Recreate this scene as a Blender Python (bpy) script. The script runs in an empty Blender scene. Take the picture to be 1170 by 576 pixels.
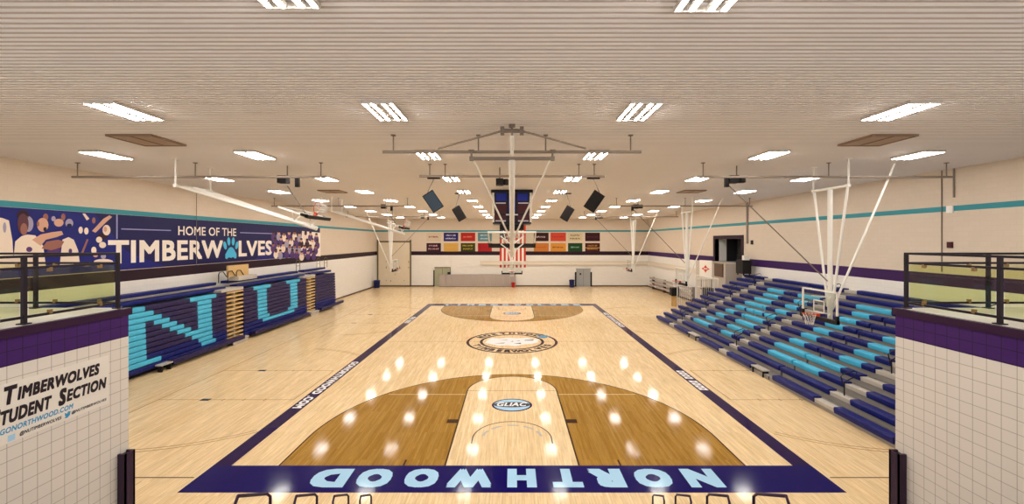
import bpy, math, random
from mathutils import Vector, Matrix, Quaternion
C = bpy.context.scene.collection
PI = math.pi

# ------------------------------------------------------------------ camera, world, exposure
F, HX, HY = 487.5, 585.0, 275.5          # focal length and vanishing point on the 1170x576 frame
CAMZ = 6.1
cam_d = bpy.data.cameras.new('camera'); cam = bpy.data.objects.new('camera', cam_d); C.objects.link(cam)
cam.location = (0, 0, CAMZ); cam.rotation_euler = (PI/2, 0, 0)
cam_d.sensor_width = 36; cam_d.lens = F/1170*36
cam_d.shift_y = (HY-288)/1170.0
cam_d.clip_start = .05; cam_d.clip_end = 200
bpy.context.scene.camera = cam
sc = bpy.context.scene
sc.view_settings.view_transform = 'Standard'; sc.view_settings.look = 'None'
sc.view_settings.gamma = 1; sc.view_settings.use_curve_mapping = False
sc.view_settings.exposure = 0.9
LAMP = 58.0                                # brightness of the ceiling tubes
w = bpy.data.worlds.new('lobby_light'); sc.world = w; w.use_nodes = True
w.node_tree.nodes['Background'].inputs[0].default_value = (1, .95, .88, 1)
w.node_tree.nodes['Background'].inputs[1].default_value = 1.0

# ------------------------------------------------------------------ helpers
def lin(c):
    return tuple(((v/255)/12.92 if v/255 <= .04045 else ((v/255+.055)/1.055)**2.4) for v in c)
def srgb(r, g, b): return lin((r, g, b)) + (1,)
MATS = {}
def mat(name, col, rough=.5, metal=0.0, noise=0.0, nscale=8.0, spec=.25, coat=0.0, emit=0.0):
    m = bpy.data.materials.new(name); m.use_nodes = True; nt = m.node_tree
    b = nt.nodes['Principled BSDF']
    b.inputs['Base Color'].default_value = col; b.inputs['Roughness'].default_value = rough
    b.inputs['Metallic'].default_value = metal; b.inputs['Specular IOR Level'].default_value = spec
    b.inputs['Coat Weight'].default_value = coat
    if emit:
        b.inputs['Emission Color'].default_value = col; b.inputs['Emission Strength'].default_value = emit
    if noise:
        tc = nt.nodes.new('ShaderNodeTexCoord'); n = nt.nodes.new('ShaderNodeTexNoise')
        n.inputs['Scale'].default_value = nscale; n.inputs['Detail'].default_value = 4
        nt.links.new(tc.outputs['Object'], n.inputs['Vector'])
        mp = nt.nodes.new('ShaderNodeMapRange'); mp.inputs[3].default_value = 1-noise; mp.inputs[4].default_value = 1+noise
        nt.links.new(n.outputs['Fac'], mp.inputs[0])
        mx = nt.nodes.new('ShaderNodeVectorMath'); mx.operation = 'SCALE'
        mx.inputs[0].default_value = col[:3]
        nt.links.new(mp.outputs[0], mx.inputs['Scale']); nt.links.new(mx.outputs[0], b.inputs['Base Color'])
    MATS[name] = m; return m

class MB:
    """collects shapes and links them as one mesh object"""
    def __init__(s): s.v = []; s.f = []; s.mi = []; s.mats = []; s.sm = []
    def m(s, m):
        m = MATS[m] if isinstance(m, str) else m
        if m not in s.mats: s.mats.append(m)
        return s.mats.index(m)
    def add(s, vs, fs, m, smooth=False):
        o = len(s.v); k = s.m(m); s.v += [tuple(p) for p in vs]
        for f in fs: s.f.append([i+o for i in f]); s.mi.append(k); s.sm.append(smooth)
        return s
    def box(s, x0, x1, y0, y1, z0, z1, m, M=None):
        vs = [Vector((x, y, z)) for z in (z0, z1) for y in (y0, y1) for x in (x0, x1)]
        if M is not None: vs = [M @ p for p in vs]
        return s.add(vs, [(0,2,3,1), (4,5,7,6), (0,1,5,4), (2,6,7,3), (0,4,6,2), (1,3,7,5)], m)
    def prism(s, prof, axis, a, b, m, M=None, smooth=False):
        """extrude a closed 2-D profile along axis from a to b; for axis y the profile is (x, z)"""
        def P(u, v, t):
            p = Vector((t, u, v)) if axis == 'x' else Vector((u, t, v)) if axis == 'y' else Vector((u, v, t))
            return M @ p if M is not None else p
        n = len(prof)
        vs = [P(u, v, a) for u, v in prof] + [P(u, v, b) for u, v in prof]
        s.add(vs, [tuple((i, (i+1) % n, (i+1) % n+n, i+n)) for i in range(n)], m, smooth)
        s.add(vs, [tuple(range(n-1, -1, -1)), tuple(range(n, 2*n))], m); return s
    def tube(s, pts, r, m, n=8, r2=None):
        pts = [Vector(p) for p in pts]; vs = []; fs = []
        for i, p in enumerate(pts):
            d = (pts[min(i+1, len(pts)-1)] - pts[max(i-1, 0)]).normalized()
            up = Vector((0, 0, 1)) if abs(d.z) < .95 else Vector((1, 0, 0))
            a = d.cross(up).normalized(); b = a.cross(d)
            rr = r if r2 is None else r + (r2-r)*i/(len(pts)-1)
            vs += [p + (a*math.cos(t*2*PI/n) + b*math.sin(t*2*PI/n))*rr for t in range(n)]
        for i in range(len(pts)-1):
            fs += [(i*n+t, i*n+(t+1) % n, (i+1)*n+(t+1) % n, (i+1)*n+t) for t in range(n)]
        s.add(vs, fs, m, True)
        s.add(vs, [tuple(range(n-1, -1, -1)), tuple(range((len(pts)-1)*n, len(pts)*n))], m); return s
    def lathe(s, c, prof, m, n=20):
        vs = []; fs = []
        for r, z in prof: vs += [(c[0]+r*math.cos(t*2*PI/n), c[1]+r*math.sin(t*2*PI/n), c[2]+z) for t in range(n)]
        for i in range(len(prof)-1): fs += [(i*n+t, i*n+(t+1) % n, (i+1)*n+(t+1) % n, (i+1)*n+t) for t in range(n)]
        s.add(vs, fs, m, True)
        s.add(vs, [tuple(range(n-1, -1, -1)), tuple(range((len(prof)-1)*n, len(prof)*n))], m); return s
    def poly(s, pts, m): return s.add(pts, [tuple(range(len(pts)))], m)
    def text(s, t, o, ux, uy, w, h, m, **k):
        vs, fs = text_geo(t, **k); o = Vector(o); ux = Vector(ux); uy = Vector(uy)
        nz = ux.cross(uy).normalized()
        return s.add([o+ux*(u*w)+uy*(v*h)+nz*(.00012*l) for u, v, l in vs], fs, m)
    def build(s, name, parent=None, bevel=0.0):
        me = bpy.data.meshes.new(name); me.from_pydata(s.v, [], s.f)
        for m in s.mats: me.materials.append(m)
        me.polygons.foreach_set('material_index', s.mi); me.polygons.foreach_set('use_smooth', s.sm)
        me.update(); o = bpy.data.objects.new(name, me); C.objects.link(o)
        if parent is not None: o.parent = parent
        if bevel:
            b = o.modifiers.new('edge', 'BEVEL'); b.width = bevel; b.segments = 2; b.limit_method = 'ANGLE'
        return o
_TXT = {}
def text_geo(t, bold=.02, shear=0.0):
    k = (t, bold, shear)
    if k not in _TXT:
        cu = bpy.data.curves.new('writing', 'FONT'); cu.body = t; cu.shear = shear; cu.resolution_u = 3
        cu.space_character = 1.0 + bold*2
        ob = bpy.data.objects.new('writing', cu); C.objects.link(ob)
        dg = bpy.context.evaluated_depsgraph_get(); dg.update()
        me = bpy.data.meshes.new_from_object(ob.evaluated_get(dg))
        vs = [(v.co.x, v.co.y, 0) for v in me.vertices]; fs = [tuple(p.vertices) for p in me.polygons]
        bpy.data.objects.remove(ob); bpy.data.curves.remove(cu); bpy.data.meshes.remove(me)
        if bold:      # heavier strokes: the same outline laid over itself a little to each side
            n0 = len(vs); b_ = bold*1.0; v0, f0 = vs, fs; vs, fs = [], []
            for l_, (dx, dy) in enumerate([(i*b_, j*b_) for i in (-1, 0, 1) for j in (-1, 0, 1)] if b_ > .035 else [(-b_,-b_), (b_,-b_), (-b_,b_), (b_,b_)]):
                o_ = len(vs); vs = vs+[(x+dx, y+dy, l_) for x, y, _ in v0]; fs = fs+[tuple(i+o_ for i in f) for f in f0]
        x0 = min(v[0] for v in vs); x1 = max(v[0] for v in vs); y0 = min(v[1] for v in vs); y1 = max(v[1] for v in vs)
        _TXT[k] = ([((x-x0)/(x1-x0), (y-y0)/(y1-y0), l_) for x, y, l_ in vs], fs, (x1-x0)/(y1-y0))
    return _TXT[k][:2]
def text_ratio(t, **k): text_geo(t, **k); return _TXT[(t, k.get('bold', .02), k.get('shear', 0.0))][2]
def tag(o, label, cat, group=None, kind=None):
    o['label'] = label; o['category'] = cat
    if group: o['group'] = group
    if kind: o['kind'] = kind
    return o
def thing(name, label, cat, loc=(0, 0, 0), rz=0, group=None):
    o = bpy.data.objects.new(name, None); C.objects.link(o); o.location = loc; o.rotation_euler = (0, 0, rz)
    o.empty_display_size = .2
    return tag(o, label, cat, group)
def struct(mb, name, parent=None):
    o = mb.build(name, parent)
    if parent is None: o['kind'] = 'structure'
    return o
def kids(o): return [c for c in bpy.data.objects if c.parent == o]
def dup(root, loc, rz=None, label=None):
    r = root.copy(); C.objects.link(r); r.location = loc
    if rz is not None: r.rotation_euler = (0, 0, rz)
    if label: r['label'] = label
    for ch in kids(root):
        c = ch.copy(); C.objects.link(c); c.parent = r
        for g in kids(ch):
            d = g.copy(); C.objects.link(d); d.parent = c
    return r
def arc(cx, cy, r, a0, a1, n): return [(cx+r*math.cos(math.radians(a0+(a1-a0)*i/n)), cy+r*math.sin(math.radians(a0+(a1-a0)*i/n))) for i in range(n+1)]
ORD = ['first', 'second', 'third', 'fourth', 'fifth', 'sixth', 'seventh', 'eighth', 'ninth', 'tenth']

# ------------------------------------------------------------------ materials
def wood(name, c1, c2, dark, rough):
    m = bpy.data.materials.new(name); m.use_nodes = True; nt = m.node_tree; L = nt.links.new; N = nt.nodes.new
    b = nt.nodes['Principled BSDF']; tc = N('ShaderNodeTexCoord')
    mp = N('ShaderNodeMapping'); mp.inputs['Rotation'].default_value = (0, 0, PI/2)
    br = N('ShaderNodeTexBrick'); br.inputs['Scale'].default_value = 1
    br.inputs['Brick Width'].default_value = 1.7; br.inputs['Row Height'].default_value = .075
    br.inputs['Mortar Size'].default_value = .0012; br.inputs['Bias'].default_value = 0
    br.inputs['Color1'].default_value = c1; br.inputs['Color2'].default_value = c2; br.inputs['Mortar'].default_value = dark
    br.offset_frequency = 3; br.offset = .37
    L(tc.outputs['Object'], mp.inputs[0]); L(mp.outputs[0], br.inputs['Vector'])
    mg = N('ShaderNodeMapping'); mg.inputs['Scale'].default_value = (9, .45, 1)
    ng = N('ShaderNodeTexNoise'); ng.inputs['Scale'].default_value = 2.2; ng.inputs['Detail'].default_value = 7; ng.inputs['Roughness'].default_value = .65
    L(tc.outputs['Object'], mg.inputs[0]); L(mg.outputs[0], ng.inputs['Vector'])
    mr = N('ShaderNodeMapRange'); mr.inputs[1].default_value = .3; mr.inputs[2].default_value = .7; mr.inputs[3].default_value = .76; mr.inputs[4].default_value = 1.16
    L(ng.outputs['Fac'], mr.inputs[0])
    n2 = N('ShaderNodeTexNoise'); n2.inputs['Scale'].default_value = .25; L(tc.outputs['Object'], n2.inputs['Vector'])
    mr2 = N('ShaderNodeMapRange'); mr2.inputs[3].default_value = .93; mr2.inputs[4].default_value = 1.07; L(n2.outputs['Fac'], mr2.inputs[0])
    mul = N('ShaderNodeMath'); mul.operation = 'MULTIPLY'; L(mr.outputs[0], mul.inputs[0]); L(mr2.outputs[0], mul.inputs[1])
    sc_ = N('ShaderNodeVectorMath'); sc_.operation = 'SCALE'; L(br.outputs['Color'], sc_.inputs[0]); L(mul.outputs[0], sc_.inputs['Scale'])
    L(sc_.outputs[0], b.inputs['Base Color'])
    b.inputs['Roughness'].default_value = rough; b.inputs['Specular IOR Level'].default_value = .048
    MATS[name] = m
wood('maple', srgb(236,210,168), srgb(226,196,150), srgb(192,156,112), .08)
wood('stained_maple', srgb(170,130,62), srgb(152,112,46), srgb(112,78,28), .08)
def blockwork(name, c, joint, wd, ht, size, rot):
    m = bpy.data.materials.new(name); m.use_nodes = True; nt = m.node_tree; L = nt.links.new; N = nt.nodes.new
    b = nt.nodes['Principled BSDF']; tc = N('ShaderNodeTexCoord'); sp = N('ShaderNodeSeparateXYZ'); cb = N('ShaderNodeCombineXYZ')
    L(tc.outputs['Object'], sp.inputs[0]); L(sp.outputs[rot], cb.inputs[0]); L(sp.outputs[2], cb.inputs[1])
    br = N('ShaderNodeTexBrick'); br.inputs['Scale'].default_value = 1; br.inputs['Brick Width'].default_value = wd; br.inputs['Row Height'].default_value = ht
    br.inputs['Mortar Size'].default_value = size; br.inputs['Mortar Smooth'].default_value = .2
    br.offset = 0 if wd == ht else .5
    br.inputs['Color1'].default_value = c; br.inputs['Color2'].default_value = tuple(v*.97 for v in c[:3])+(1,); br.inputs['Mortar'].default_value = joint
    L(cb.outputs[0], br.inputs['Vector']); L(br.outputs['Color'], b.inputs['Base Color'])
    bp = N('ShaderNodeBump'); bp.inputs['Strength'].default_value = .12; bp.inputs['Distance'].default_value = .01; bp.invert = True
    L(br.outputs['Fac'], bp.inputs['Height']); L(bp.outputs[0], b.inputs['Normal'])
    b.inputs['Roughness'].default_value = .55; b.inputs['Specular IOR Level'].default_value = .3
    MATS[name] = m
BEIGE, CREAM = srgb(212,196,177), srgb(232,228,222)
for ax, i in (('side', 1), ('end', 0)):
    blockwork('beige_block_'+ax, BEIGE, srgb(205,188,168), .406, .203, .006, i)
    blockwork('cream_block_'+ax, CREAM, srgb(222,214,201), .406, .203, .006, i)
    blockwork('tile_white_'+ax, srgb(224,215,205), srgb(168,155,143), .203, .203, .005, i)
    blockwork('tile_purple_'+ax, srgb(60,15,96), srgb(26,5,44), .203, .203, .006, i)
mat('purple_band', srgb(52,12,80), .5, noise=.05)
mat('maroon_band', srgb(34,6,28), .5, noise=.05)
mat('teal_band', srgb(52,140,152), .5, noise=.03)
mat('cap_maroon', srgb(46,14,50), .45)
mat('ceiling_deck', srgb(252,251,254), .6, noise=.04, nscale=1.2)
mat('ceiling_slot_shade', srgb(214,200,192), .8)  # slot walls tinted darker, their shadow is put into the colour
mat('dark_base', srgb(92,72,58), .5)
mat('tube_glow', (1, .97, .92, 1), .4, emit=LAMP)
mat('fixture_grey', srgb(206,198,190), .5)
mat('court_purple', srgb(34,16,68), .1, noise=.06, nscale=3, spec=.08)
mat('court_navy', srgb(24,18,88), .1, noise=.06, nscale=3, spec=.08)
mat('ink_dark', srgb(44,20,40), .1, spec=.08)
mat('court_blue', srgb(168,208,236), .1, spec=.08)
mat('court_white', srgb(240,238,238), .1, spec=.08)
mat('court_line', srgb(62,40,32), .1, spec=.08)
mat('court_faint', srgb(170,132,92), .1, spec=.08)
mat('court_pale', srgb(238,214,168), .1, spec=.08)
mat('court_grey', srgb(186,178,172), .1, spec=.08)
mat('seat_navy', srgb(13,24,104), .45, noise=.04)
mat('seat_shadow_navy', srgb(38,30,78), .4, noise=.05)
mat('seat_teal', srgb(76,184,222), .35, noise=.03)
mat('deck_grey', srgb(150,144,138), .5, noise=.06)
mat('step_grey', srgb(190,183,174), .5, noise=.06)
mat('tan_wood', srgb(204,170,116), .5, noise=.1)
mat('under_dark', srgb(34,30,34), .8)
mat('black_metal', srgb(30,26,30), .4)
mat('black_plastic', srgb(26,23,24), .55, noise=.1)
mat('hoop_white', srgb(232,228,220), .35)
mat('pipe_grey', srgb(134,120,108), .5)
mat('cable_grey', srgb(120,108,98), .5)
mat('orange_rim', srgb(206,70,36), .4)
mat('net_white', srgb(235,232,226), .7)
mat('rail_dark', srgb(26,14,30), .45, spec=.3)
mat('post_purple', srgb(58,38,58), .4)
mat('slab_light', srgb(222,218,210), .5, noise=.04)
mat('brass', srgb(150,120,84), .35, metal=.6)
mat('sign_white', srgb(232,224,214), .5)
mat('ink_black', srgb(36,26,36), .5)
mat('ink_blue', srgb(62,150,196), .5)
mat('banner_navy', srgb(14,10,74), .5, noise=.12, nscale=.5)
mat('banner_blue', srgb(16,24,112), .5, noise=.1, nscale=.6)
mat('banner_white', srgb(238,226,214), .5)
mat('banner_line', srgb(150,150,200), .5)
mat('banner_paw', srgb(72,180,220), .5)
mat('skin_light', srgb(206,160,136), .6); mat('skin_mid', srgb(150,98,86), .6); mat('skin_dark', srgb(92,52,62), .6)
mat('jersey_cream', srgb(232,214,196), .6); mat('jersey_grey', srgb(160,152,176), .6); mat('jersey_purple', srgb(84,52,112), .6)
mat('hair_dark', srgb(48,24,36), .6)
mat('olive_metal', srgb(104,92,66), .5); mat('tan_panel', srgb(220,206,182), .55, noise=.03)
mat('grey_panel', srgb(176,164,156), .6, noise=.03)
mat('door_green_light', srgb(168,168,140), .5); mat('door_grey', srgb(158,160,160), .45); mat('bin_blue', srgb(28,36,96), .45)
mat('vent_brown', srgb(186,162,142), .6); mat('vent_slot', srgb(140,116,98), .7)
mat('red', srgb(190,36,36), .5); mat('flag_red', srgb(196,58,44), .7); mat('flag_white', srgb(240,232,222), .7); mat('flag_blue', srgb(38,32,62), .7)
mat('board_black', srgb(18,16,30), .4); mat('board_blue', srgb(22,38,150), .4); mat('board_maroon', srgb(66,14,24), .4); mat('board_text', srgb(196,190,204), .4)
mat('speaker_grille', srgb(26,22,22), .5, noise=.1, nscale=60)
mat('speaker_grille_lit', srgb(66,84,104), .35, noise=.08, nscale=60)  # bluish light on one speaker front, put into its grille colour
mat('wall_white', srgb(236,232,226), .5)
mat('alcove_shade', srgb(84,86,98), .6)
mat('platform_beige', srgb(190,178,164), .6)
mat('duct_beige', srgb(224,213,196), .5)
def glass(name, tint, gl=.06):
    m = bpy.data.materials.new(name); m.use_nodes = True; nt = m.node_tree; nt.nodes.clear(); N = nt.nodes.new; L = nt.links.new
    o = N('ShaderNodeOutputMaterial'); t = N('ShaderNodeBsdfTransparent'); t.inputs[0].default_value = tint
    g = N('ShaderNodeBsdfGlossy'); g.inputs['Roughness'].default_value = .03
    fr = N('ShaderNodeFresnel'); fr.inputs[0].default_value = 1.45
    mx = N('ShaderNodeMixShader'); ge = N('ShaderNodeNewGeometry'); sb = N('ShaderNodeMath'); sb.operation = 'SUBTRACT'; sb.inputs[0].default_value = 1; L(ge.outputs['Backfacing'], sb.inputs[1])
    ml = N('ShaderNodeMath'); ml.operation = 'MULTIPLY'; L(fr.outputs[0], ml.inputs[0]); L(sb.outputs[0], ml.inputs[1]); L(ml.outputs[0], mx.inputs[0]); L(t.outputs[0], mx.inputs[1]); L(g.outputs[0], mx.inputs[2]); L(mx.outputs[0], o.inputs[0])
    MATS[name] = m
glass('rail_glass', (.93, .95, .80, 1)); glass('board_glass', (.93, .95, .94, 1))

# ------------------------------------------------------------------ the room
WX, WY, CZ = 18.25, 57.3, 9.1            # half width, far wall, ceiling height
B0, B1, S0, S1 = 4.2, 4.72, 7.34, 7.56   # purple band and teal stripe heights
def wall_side(sx, band):
    mb = MB(); x0, x1 = (WX, WX+.3) if sx > 0 else (-WX-.3, -WX)
    def pan(y0, y1, z0, z1, m): mb.box(x0, x1, y0, y1, z0, z1, m)
    segs = [(-3, WY+.3)]
    if sx > 0: segs = [(-3, DY0), (DY1, WY+.3)]
    for a, b in segs:
        pan(a, b, 0, B0, 'cream_block_side'); pan(a, b, B0, B1, band); pan(a, b, B1, S0, 'beige_block_side')
    if sx > 0:
        pan(DY0, DY1, 0, DZ0, 'cream_block_side'); pan(DY0, DY1, DZ1, S0, 'beige_block_side')
    pan(-3, WY+.3, S0, S1, 'teal_band'); pan(-3, WY+.3, S1, CZ+.15, 'beige_block_side')
    return mb
DY0, DY1, DZ0, DZ1 = 33.9, 38.3, 4.3, 6.28
struct(wall_side(-1, 'maroon_band'), 'wall_left')
struct(wall_side(1, 'purple_band'), 'wall_right')
mb = MB()
for z0, z1, m in ((0, B0, 'cream_block_end'), (B0, B1, 'maroon_band'), (B1, S0, 'beige_block_end'), (S0, S1, 'teal_band'), (S1, CZ+.15, 'beige_block_end')):
    mb.box(-WX, WX, WY, WY+.3, z0, z1, m)
struct(mb, 'wall_back')
# the ceiling: fluted steel deck, flutes run across the hall
prof = []; y = -3.0
P_, D_ = .135, .05
mb = MB(); ys = -3.0; n = int((WY+3.3)/P_)
for i in range(n):
    a = ys+i*P_; x0, x1 = -WX-.2, WX+.2; f_ = .082
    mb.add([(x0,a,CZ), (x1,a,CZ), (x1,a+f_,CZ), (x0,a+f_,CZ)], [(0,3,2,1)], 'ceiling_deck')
    mb.add([(x0,a+f_,CZ), (x1,a+f_,CZ), (x1,a+f_+.006,CZ+D_), (x0,a+f_+.006,CZ+D_), (x1,a+P_-.006,CZ+D_), (x0,a+P_-.006,CZ+D_), (x1,a+P_,CZ), (x0,a+P_,CZ)], [(0,3,2,1), (5,7,6,4)], 'ceiling_slot_shade')
    mb.add([(x0,a+f_+.006,CZ+D_), (x1,a+f_+.006,CZ+D_), (x1,a+P_-.006,CZ+D_), (x0,a+P_-.006,CZ+D_)], [(0,3,2,1)], 'ceiling_slot_shade')
mb.box(-WX-.3, WX+.3, -3, WY+.3, CZ+.12, CZ+.3, 'ceiling_deck')
struct(mb, 'ceiling')
mb = MB(); mb.box(-WX+.0, WX, WY-.025, WY, 0, .16, 'dark_base'); struct(mb, 'baseboard_back')
mb = MB(); mb.box(-WX, -WX+.025, 40.1, WY-.03, 0, .14, 'dark_base'); struct(mb, 'baseboard_left')
mb = MB(); mb.box(WX-.025, WX, 33.4, WY-.03, 0, .14, 'dark_base'); struct(mb, 'baseboard_right')

# floor with all its painted markings in one mesh
fl = MB(); fl.box(-WX-.3, WX+.3, -3, WY+.3, -.2, 0, 'maple')
Y0, Y1 = 11.59, 40.24; YC = (Y0+Y1)/2; HW = 7.62
lay = [0]
def zl(k): return .0012*k
def rect(x0, x1, y0, y1, m, k): fl.poly([(x0,y0,zl(k)), (x1,y0,zl(k)), (x1,y1,zl(k)), (x0,y1,zl(k))], m)
def ring(cx, cy, r0, r1, a0, a1, m, k, n=48, ex=1.0, ey=1.0):
    A = arc(0, 0, 1, a0, a1, n)
    vs = [(cx+x*r0*ex, cy+y*r0*ey, zl(k)) for x, y in A]+[(cx+x*r1*ex, cy+y*r1*ey, zl(k)) for x, y in A]
    fl.add(vs, [(i, n+1+i, n+2+i, i+1) for i in range(n)], m)
OB, OS = 1.25, .5
rect(-HW-OS, HW+OS, Y0-OB, Y0, 'court_navy', 1); rect(-HW-OS, HW+OS, Y1, Y1+OB, 'court_navy', 1)
rect(-HW-OS, -HW, Y0, Y1, 'court_purple', 1); rect(HW, HW+OS, Y0, Y1, 'court_purple', 1)
for e in (0, 1):
    yb, d = (Y0, 1) if e == 0 else (Y1, -1)
    yk = yb+d*1.6
    def q(pts, m, k):
        pts = [(x, y, zl(k)) for x, y in pts]
        fl.poly(pts if d > 0 else pts[::-1], m)
    A = arc(0, 0, 6.33, 0, 180, 64)
    q([(6.33, yb)]+[(x, yk+d*y) for x, y in A]+[(-6.33, yb)], 'stained_maple', 1)
    o = (0, 180) if d > 0 else (180, 360)
    ring(0, yk, 6.30, 6.35, *o, 'court_line', 2, 64)
    for s_ in (-1, 1): rect(s_*6.325-.025, s_*6.325+.025, *sorted((yb, yk)), 'court_line', 2)
    L_ = arc(0, 0, 1.8, 0, 180, 40); yf = yb+d*5.79
    q([(1.8, yb)]+[(x, yf+d*y) for x, y in L_]+[(-1.8, yb)], 'maple', 2)
    for s_ in (-1, 1):
        rect(s_*1.82-.025, s_*1.82+.025, *sorted((yb, yf)), 'court_line', 3)
        rect(s_*2.02-.18, s_*2.02+.18, *sorted((yb+d*2.7, yb+d*3.0)), 'court_line', 3)
        rect(s_*1.22-.02, s_*1.22+.02, *sorted((yk-d*.35, yk)), 'court_line', 3)
        rect(s_*2.95-.025, s_*2.95+.025, *sorted((yb, yb+d*.3)), 'court_line', 3)
    ring(0, yf, 1.795, 1.845, *o, 'court_line', 3, 40)
    rect(-1.8, 1.8, *sorted((yf-.02, yf+.02)), 'court_faint', 3)
    rect(-4.9, -1.85, *sorted((yf-d*.4, yf-d*.44)), 'court_pale', 3); rect(1.85, 4.9, *sorted((yf-d*.4, yf-d*.44)), 'court_pale', 3)
    ring(0, yk, 1.2, 1.24, *o, 'court_line', 3, 32)
    for a in (8, 42, 76, 112, 146): ring(0, yk, .88, .97, *((a, a+24) if d > 0 else (180+a, 204+a)), 'court_grey', 3, 8)
    # lane crest: oval with light blue field, dark swoosh, white letters
    cy = yb+d*4.28
    ring(0, cy, 0, 1, 0, 360, 'court_purple', 4, 40, .75, .62); ring(0, cy, 0, 1, 0, 360, 'court_blue', 5, 40, .68, .54)
    ring(0, cy+.02, 0, 1, 0, 360, 'ink_black', 6, 30, .70, .26)
    fl.text('GLIAC', (-.56, cy-.13, zl(7)), (1,0,0), (0,1,0), 1.12, .36, 'court_white', bold=.03, shear=.25)
ring(0, YC, 2.60, 2.76, 0, 360, 'ink_dark', 1, 64); ring(0, YC, 1.78, 1.95, 0, 360, 'ink_dark', 1, 64)
for txt, a0, a1, up in (('NORTHWOOD', 150, 30, True), ('TIMBERWOLVES', 205, 335, False)):
    for i, ch in enumerate(txt):
        a = math.radians(a0+(a1-a0)*i/(len(txt)-1)); rr = 2.04 if up else 2.52
        p = Vector((rr*math.cos(a), YC+rr*math.sin(a), zl(2))); rad = Vector((math.cos(a), math.sin(a), 0)); tan = Vector((math.sin(a), -math.cos(a), 0))
        uy = rad if up else -rad; ux = tan if up else -tan; hh = .48; ww = min(.56, hh*text_ratio(ch, bold=.07))
        fl.text(ch, p-ux*ww/2, ux, uy, ww, hh, 'ink_dark', bold=.07)
# pale head-like emblem at the middle, pointing to the far sideline corner
em = [(-1.62,-.35),(-1.5,.35),(-1.25,.95),(-.85,.75),(-.2,1.0),(.35,.85),(.95,1.02),(1.3,.6),(1.75,.55),(1.55,.1),(1.62,-.2),(1.2,-.55),(.7,-.75),(.2,-1.15),(-.3,-.95),(-.8,-1.0),(-1.2,-.7)]
fl.poly([(x, YC+y, zl(3)) for x, y in em], 'court_white')
for pts, m in (([(-.9,.3),(-.2,.5),(-.35,.25)], 'court_grey'), ([(.75,.35),(1.35,.5),(1.3,.22),(.8,.2)], 'ink_black'), ([(-1.1,-.5),(-.4,-.25),(-.5,-.6)], 'court_grey'),
               ([(.1,-.55),(.5,-.35),(.55,-.65)], 'ink_black'), ([(.2,.1),(.45,.3),(.5,.05)], 'court_grey'), ([(-.1,-.1),(.05,.2),(.1,-.15)], 'court_grey')):
    fl.poly([(x, YC+y, zl(4)) for x, y in pts][::-1], m)
ring(1.98, YC+1.28, 0, .26, 0, 360, 'ink_blue', 4, 16)
for a in (35, 80, 125, 165): ring(1.98+.38*math.cos(math.radians(a-20)), YC+1.28+.38*math.sin(math.radians(a-20)), 0, .11, 0, 360, 'ink_blue', 4, 10)
rect(-HW, HW, YC-.025, YC+.025, 'court_faint', 1)
# lettering on the borders
for ch, xa, xb in (('N',4.45,5.32),('O',3.17,4.09),('R',2.0,2.87),('T',1.03,1.79),('H',-.12,.62),('W',-1.64,-.52),('O',-2.75,-1.9),('O',-3.97,-3.1),('D',-5.14,-4.2)):
    fl.text(ch, (xb, 11.42, zl(2)), (-1,0,0), (0,-1,0), xb-xa, .86, 'court_blue', bold=.07)
T12 = 'TIMBERWOLVES'
for i, ch in enumerate(T12):
    xm = -6.2+12.4*i/(len(T12)-1); ww = .25 if ch == 'I' else .72
    fl.text(ch, (xm-ww/2, Y1+.18, zl(2)), (1,0,0), (0,1,0), ww, .88, 'court_blue', bold=.07)
for sx in (-1, 1):
    ya, yb = (21.56, 15.57) if sx < 0 else (30.27, 36.26)
    dy = -1 if sx < 0 else 1
    ux, uy = Vector((0, dy, 0)), Vector((-sx, 0, 0))
    xb = sx*(HW+.42)
    fl.text('GONORTHWOOD', (xb, ya, zl(2)), ux, uy, 4.55, .34, 'court_white', bold=.05)
    fl.text('.COM', (xb, ya+dy*4.75, zl(2)), ux, uy, 1.24, .34, 'court_white', bold=.05)
    # two short blurred words on the other half: blocks with a slanted start
    y2 = 34.36 if sx < 0 else 17.44
    for off in (0, 1.42):
        for j in range(4):
            u0 = off+j*.31; q_ = [(u0,0),(u0+.25,0),(u0+.29,.34),(u0+.04,.34)]
            fl.poly([Vector((xb,y2,zl(2)))+ux*u+uy*v for u, v in q_], 'court_white')
            fl.poly([Vector((xb,y2,zl(3)))+ux*u+uy*v for u, v in ((u0+.1,.1),(u0+.17,.1),(u0+.19,.22),(u0+.12,.22))], 'court_purple')
# thin lines of the side courts
for sx in (-1, 1):
    for yc in (18.25, 33.6):
        bx, fx = sx*(11.3 if sx > 0 else 13.6), sx*8.4
        for yy in (yc-1.85, yc+1.85):
            rect(*sorted((bx, fx)), yy-.02, yy+.02, 'court_faint', 1)
            for t in (9.5, 10.3, 11.1): rect(sx*t-.025, sx*t+.025, yy-.1, yy+.1, 'court_faint', 1)
            if sx < 0: rect(-11.95, -11.6, yy-.11, yy+.11, 'court_line', 2)
        rect(fx-.02, fx+.02, yc-1.85, yc+1.85, 'court_faint', 1)
        for r in (5.86, 6.02):
            for a0, a1 in ((-128, -98), (98, 128)) if sx > 0 else ((-82, -50), (50, 82)):
                ring(sx*12, yc, r-.02, r+.02, a0, a1, 'court_faint', 1, 16)
    rect(*sorted((sx*8.2, sx*9.9)), 10.98, 11.02, 'court_line', 1)
rect(-13.62, -13.58, 12, 41, 'court_faint', 1)
struct(fl, 'floor')

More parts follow.
